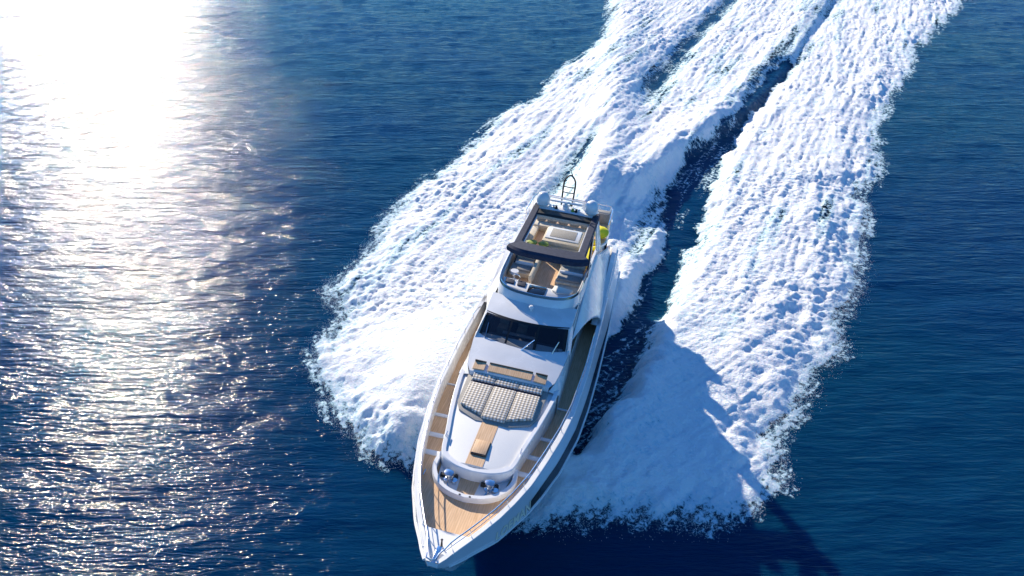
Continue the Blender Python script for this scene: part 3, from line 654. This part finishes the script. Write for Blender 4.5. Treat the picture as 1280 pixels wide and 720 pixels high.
for s in (1, -1):
    rbar([(x, yo + s * 1.68, RF) for x in np.linspace(10.9, 5.4, 10)], .40, .42, NAVY, 'roof_side', top)
    rbar([(x, yo + s * 1.45, RF - .02) for x in np.linspace(10.5, 6.6, 6)], .06, .12, WHITE, 'roof_track', top)
    # raked black leg and inner grey panel
    MB().loft([[(9.2, yo + s * 2.05, 6.4), (8.75, yo + s * 2.05, 6.4), (8.75, yo + s * 1.95, 6.4), (9.2, yo + s * 1.95, 6.4)], [(7.0, yo + s * 1.82, RF), (6.4, yo + s * 1.82, RF), (6.4, yo + s * 1.70, RF), (7.0, yo + s * 1.70, RF)]], close=True, caps=True).build('roof_leg', BLACK, top, bevel=.02)
    MB().loft([[(6.0, yo + s * 2.1, 6.3), (5.0, yo + s * 2.2, 6.2), (5.0, yo + s * 2.1, 6.2), (6.0, yo + s * 2.0, 6.3)], [(5.9, yo + s * 1.80, RF), (5.2, yo + s * 1.80, RF), (5.2, yo + s * 1.68, RF), (5.9, yo + s * 1.68, RF)]], close=True, caps=True).build('roof_leg', WHITE, top, bevel=.02)
rbar([(6.35 , yo + y, RF + .02 + .05 * (1 - (y / 1.7) ** 2)) for y in np.linspace(-1.6, 1.6, 9)], .75, .28, BLACKM, 'roof_rear', top)
rbar([(6.72, yo + y, RF - .0) for y in np.linspace(-1.5, 1.5, 9)], .10, .2, BEIGE, 'roof_lip', top)
arch = rbar([(5.55, yo + y, RF + .10) for y in np.linspace(-1.75, 1.75, 9)], .95, .22, WHITE, 'mast_arch', yacht)
for s in (-1, 1):
    c = (5.75, yo + s * 1.38, RF + .2)
    MB().lathe(c, [(.16, 0), (.16, .08), (.30, .12), (.375, .3), (.385, .45), (.36, .6), (.28, .75), (.16, .84), (.03, .88)], 28).build('satellite_dome', WHITE, arch)
    MB().lathe((c[0], c[1], c[2] + .10), [(.3, 0), (.385, .12), (.385, .15)], 28).build('dome_seam', WHITE, arch)
rd = MB().box(5.45, 5.6, -.85, 1.05, RF + .52, RF + .62).build('radar_scanner', WHITE, arch, bevel=.03)
MB().lathe((5.52, .1, RF + .2), [(.2, 0), (.2, .2), (.09, .25), (.09, .34)], 16).build('radar_base', WHITE, rd)
MB().box(5.2, 5.3, -.95, 1.15, RF + .6, RF + .68).box(5.22, 5.28, -.93, -.87, RF + .2, RF + .6).box(5.22, 5.28, 1.07, 1.13, RF + .2, RF + .6).build('antenna_bar', WHITE, arch, bevel=.015)
for y, m_ in ((-.75, WHITE), (-.4, BLACKM), (.55, LEAF), (.9, WHITE), (-.55, STEEL), (.75, BLACKM)):
    MB().lathe((5.75, y, RF + .2), [(.10, 0), (.10, .07), (.05, .1), (.05, .14), (.08, .17), (.03, .2)], 12).build('antenna', m_, arch)
# hoop mast with rungs
hp = [(5.1, -.22, RF + .2), (5.0, -.25, RF + 1.3), (4.97, -.18, RF + 1.75), (4.95, 0.08, RF + 1.98), (4.97, .34, RF + 1.75), (5.0, .41, RF + 1.3), (5.1, .38, RF + .2)]
mast = MB().tube(spline(hp, 5), .05, 8).build('mast_hoop', BLACKM, arch)
for z in (.55, .98, 1.32): MB().tube([(5.05, -.23, RF + z), (5.0, .08, RF + z - .04), (5.05, .39, RF + z)], .03, 6).build('mast_rung', BLACKM, mast)
MB().tube([(4.95, .22, RF + 1.93), (4.93, .08, RF + 2.15), (4.9, .1, RF + 2.5)], .025, 6).build('mast_light', BLACKM, mast)
# aft rail of the upper deck
pts = [(3.3, 2.5, 6.85), (1.2, 2.48, 6.85), (.6, 2.3, 6.85), (.55, 0, 6.85), (.6, -2.3, 6.85), (1.2, -2.48, 6.85), (3.3, -2.5, 6.85)]
ar = MB().tube(pts, .03, 8).build('aft_rail', STEEL, fly)
for x, y, z in pts[:1] + pts[1:6:1] + pts[-1:] + [(2.2, 2.5, 0), (2.2, -2.5, 0), (.56, 1.2, 0), (.56, -1.2, 0)]: MB().tube([(x, y, 5.9), (x, y, 6.85)], .02, 6).build('stanchion', STEEL, ar)
MB().box(.62, 1.25, 1.55, 2.35, 5.92, 6.55).build('aft_locker', GREY, fly, bevel=.05)
# hull side wing at quarter: outer bulwark top above the sheer
for s in (1, -1):
    MB().loft([[(x, s * (wsh(x) - .02), zsh(x)), (x, s * (wsh(x) - .04), zsh(x) + .9 * smo(-.2, 1.5, x) * smo(8.6, 4, x)), (x, s * (wsh(x) - .30), zsh(x) + .92 * smo(-.2, 1.5, x) * smo(8.6, 4, x)), (x, s * (wsh(x) - .5), zsh(x))] for x in np.linspace(-.2, 9.5, 30)]).build('quarter_bulwark', WHITE, yacht, angle=60)
MB().box(-2.0, -.25, -2.9, 2.9, .55, .75).build('swim_platform', TEAK, yacht, bevel=.05)
MB().box(2.9, 3.0, -2.6, 2.6, 2.9, 5.7).build('saloon_door', GLASS, yacht)

# ---------------------------------------------------------------- loose things on the upper deck
def loose(o_, *a): o_.matrix_world = M; tag(o_, *a); return o_
def blob(c, r, zz, seed, m, name, lumps=.12):
    rr = []; rg = random.Random(seed)
    ph = [rg.uniform(0, 6.3) for _ in range(6)]
    for i in range(11):
        a = math.pi * (i + .02) / 10.04; ring = []
        for k in range(22):
            b = 2 * math.pi * k / 22; q = 1 + lumps * math.sin(3 * b + ph[0] + a * 2) * math.sin(a) + lumps * .7 * math.sin(5 * b + ph[1] + 3 * a)
            ring.append((c[0] + r * q * math.sin(a) * math.cos(b), c[1] + r * q * math.sin(a) * math.sin(b), c[2] + zz * (math.cos(a) * .5 + .5) ** .8))
        rr.append(ring)
    return MB().loft(rr, close=True, caps=True).build(name, m)
loose(blob((3.3, 2.10, 5.92), .50, .7, 1, YELLOW, 'beanbag'), 'round yellow beanbag on the aft upper deck, nearest the stern', 'beanbag')
ring = MB().tube([(4.85 + .36 * math.cos(a), 2.0 + .27 * math.sin(a), 6.12 + .04 * math.sin(2 * a)) for a in np.linspace(0, 2 * math.pi, 24, endpoint=False)], .13, 10, closed=True).build('swim_ring', YELLOW)
loose(ring, 'yellow inflatable ring lying in front of the round beanbag', 'swim ring')
ms = MB().box(5.5, 7.6, 1.5, 1.98, 6.0, 6.3).build('float_mat', YELLOW, None, bevel=.09, seg=3); loose(ms, 'long yellow float mat beside the black leg of the sun roof', 'float mat')
for i, (x, y, t_) in enumerate(((6.35, -1.42, 'green and yellow cushion under the sun roof, nearer the starboard side'), (6.3, -.78, 'green and yellow cushion under the sun roof, nearer the sun table'))):
    o_ = loose(blob((x, y, 6.22), .30, .22, 5 + i, LEAF, 'cushion', .1), t_, 'cushion', 'green cushions under the sun roof')
o_ = loose(blob((7.35, .42, 5.92), .25, .55, 9, LEAF, 'cushion', .15), 'upright yellow and green cushion by the central aisle of the upper deck', 'cushion')
o_ = loose(blob((7.6, 1.95, 6.3), .17, .3, 12, LEAF, 'beanbag', .15), 'small yellow and green beanbag beside the port wet bar', 'beanbag')
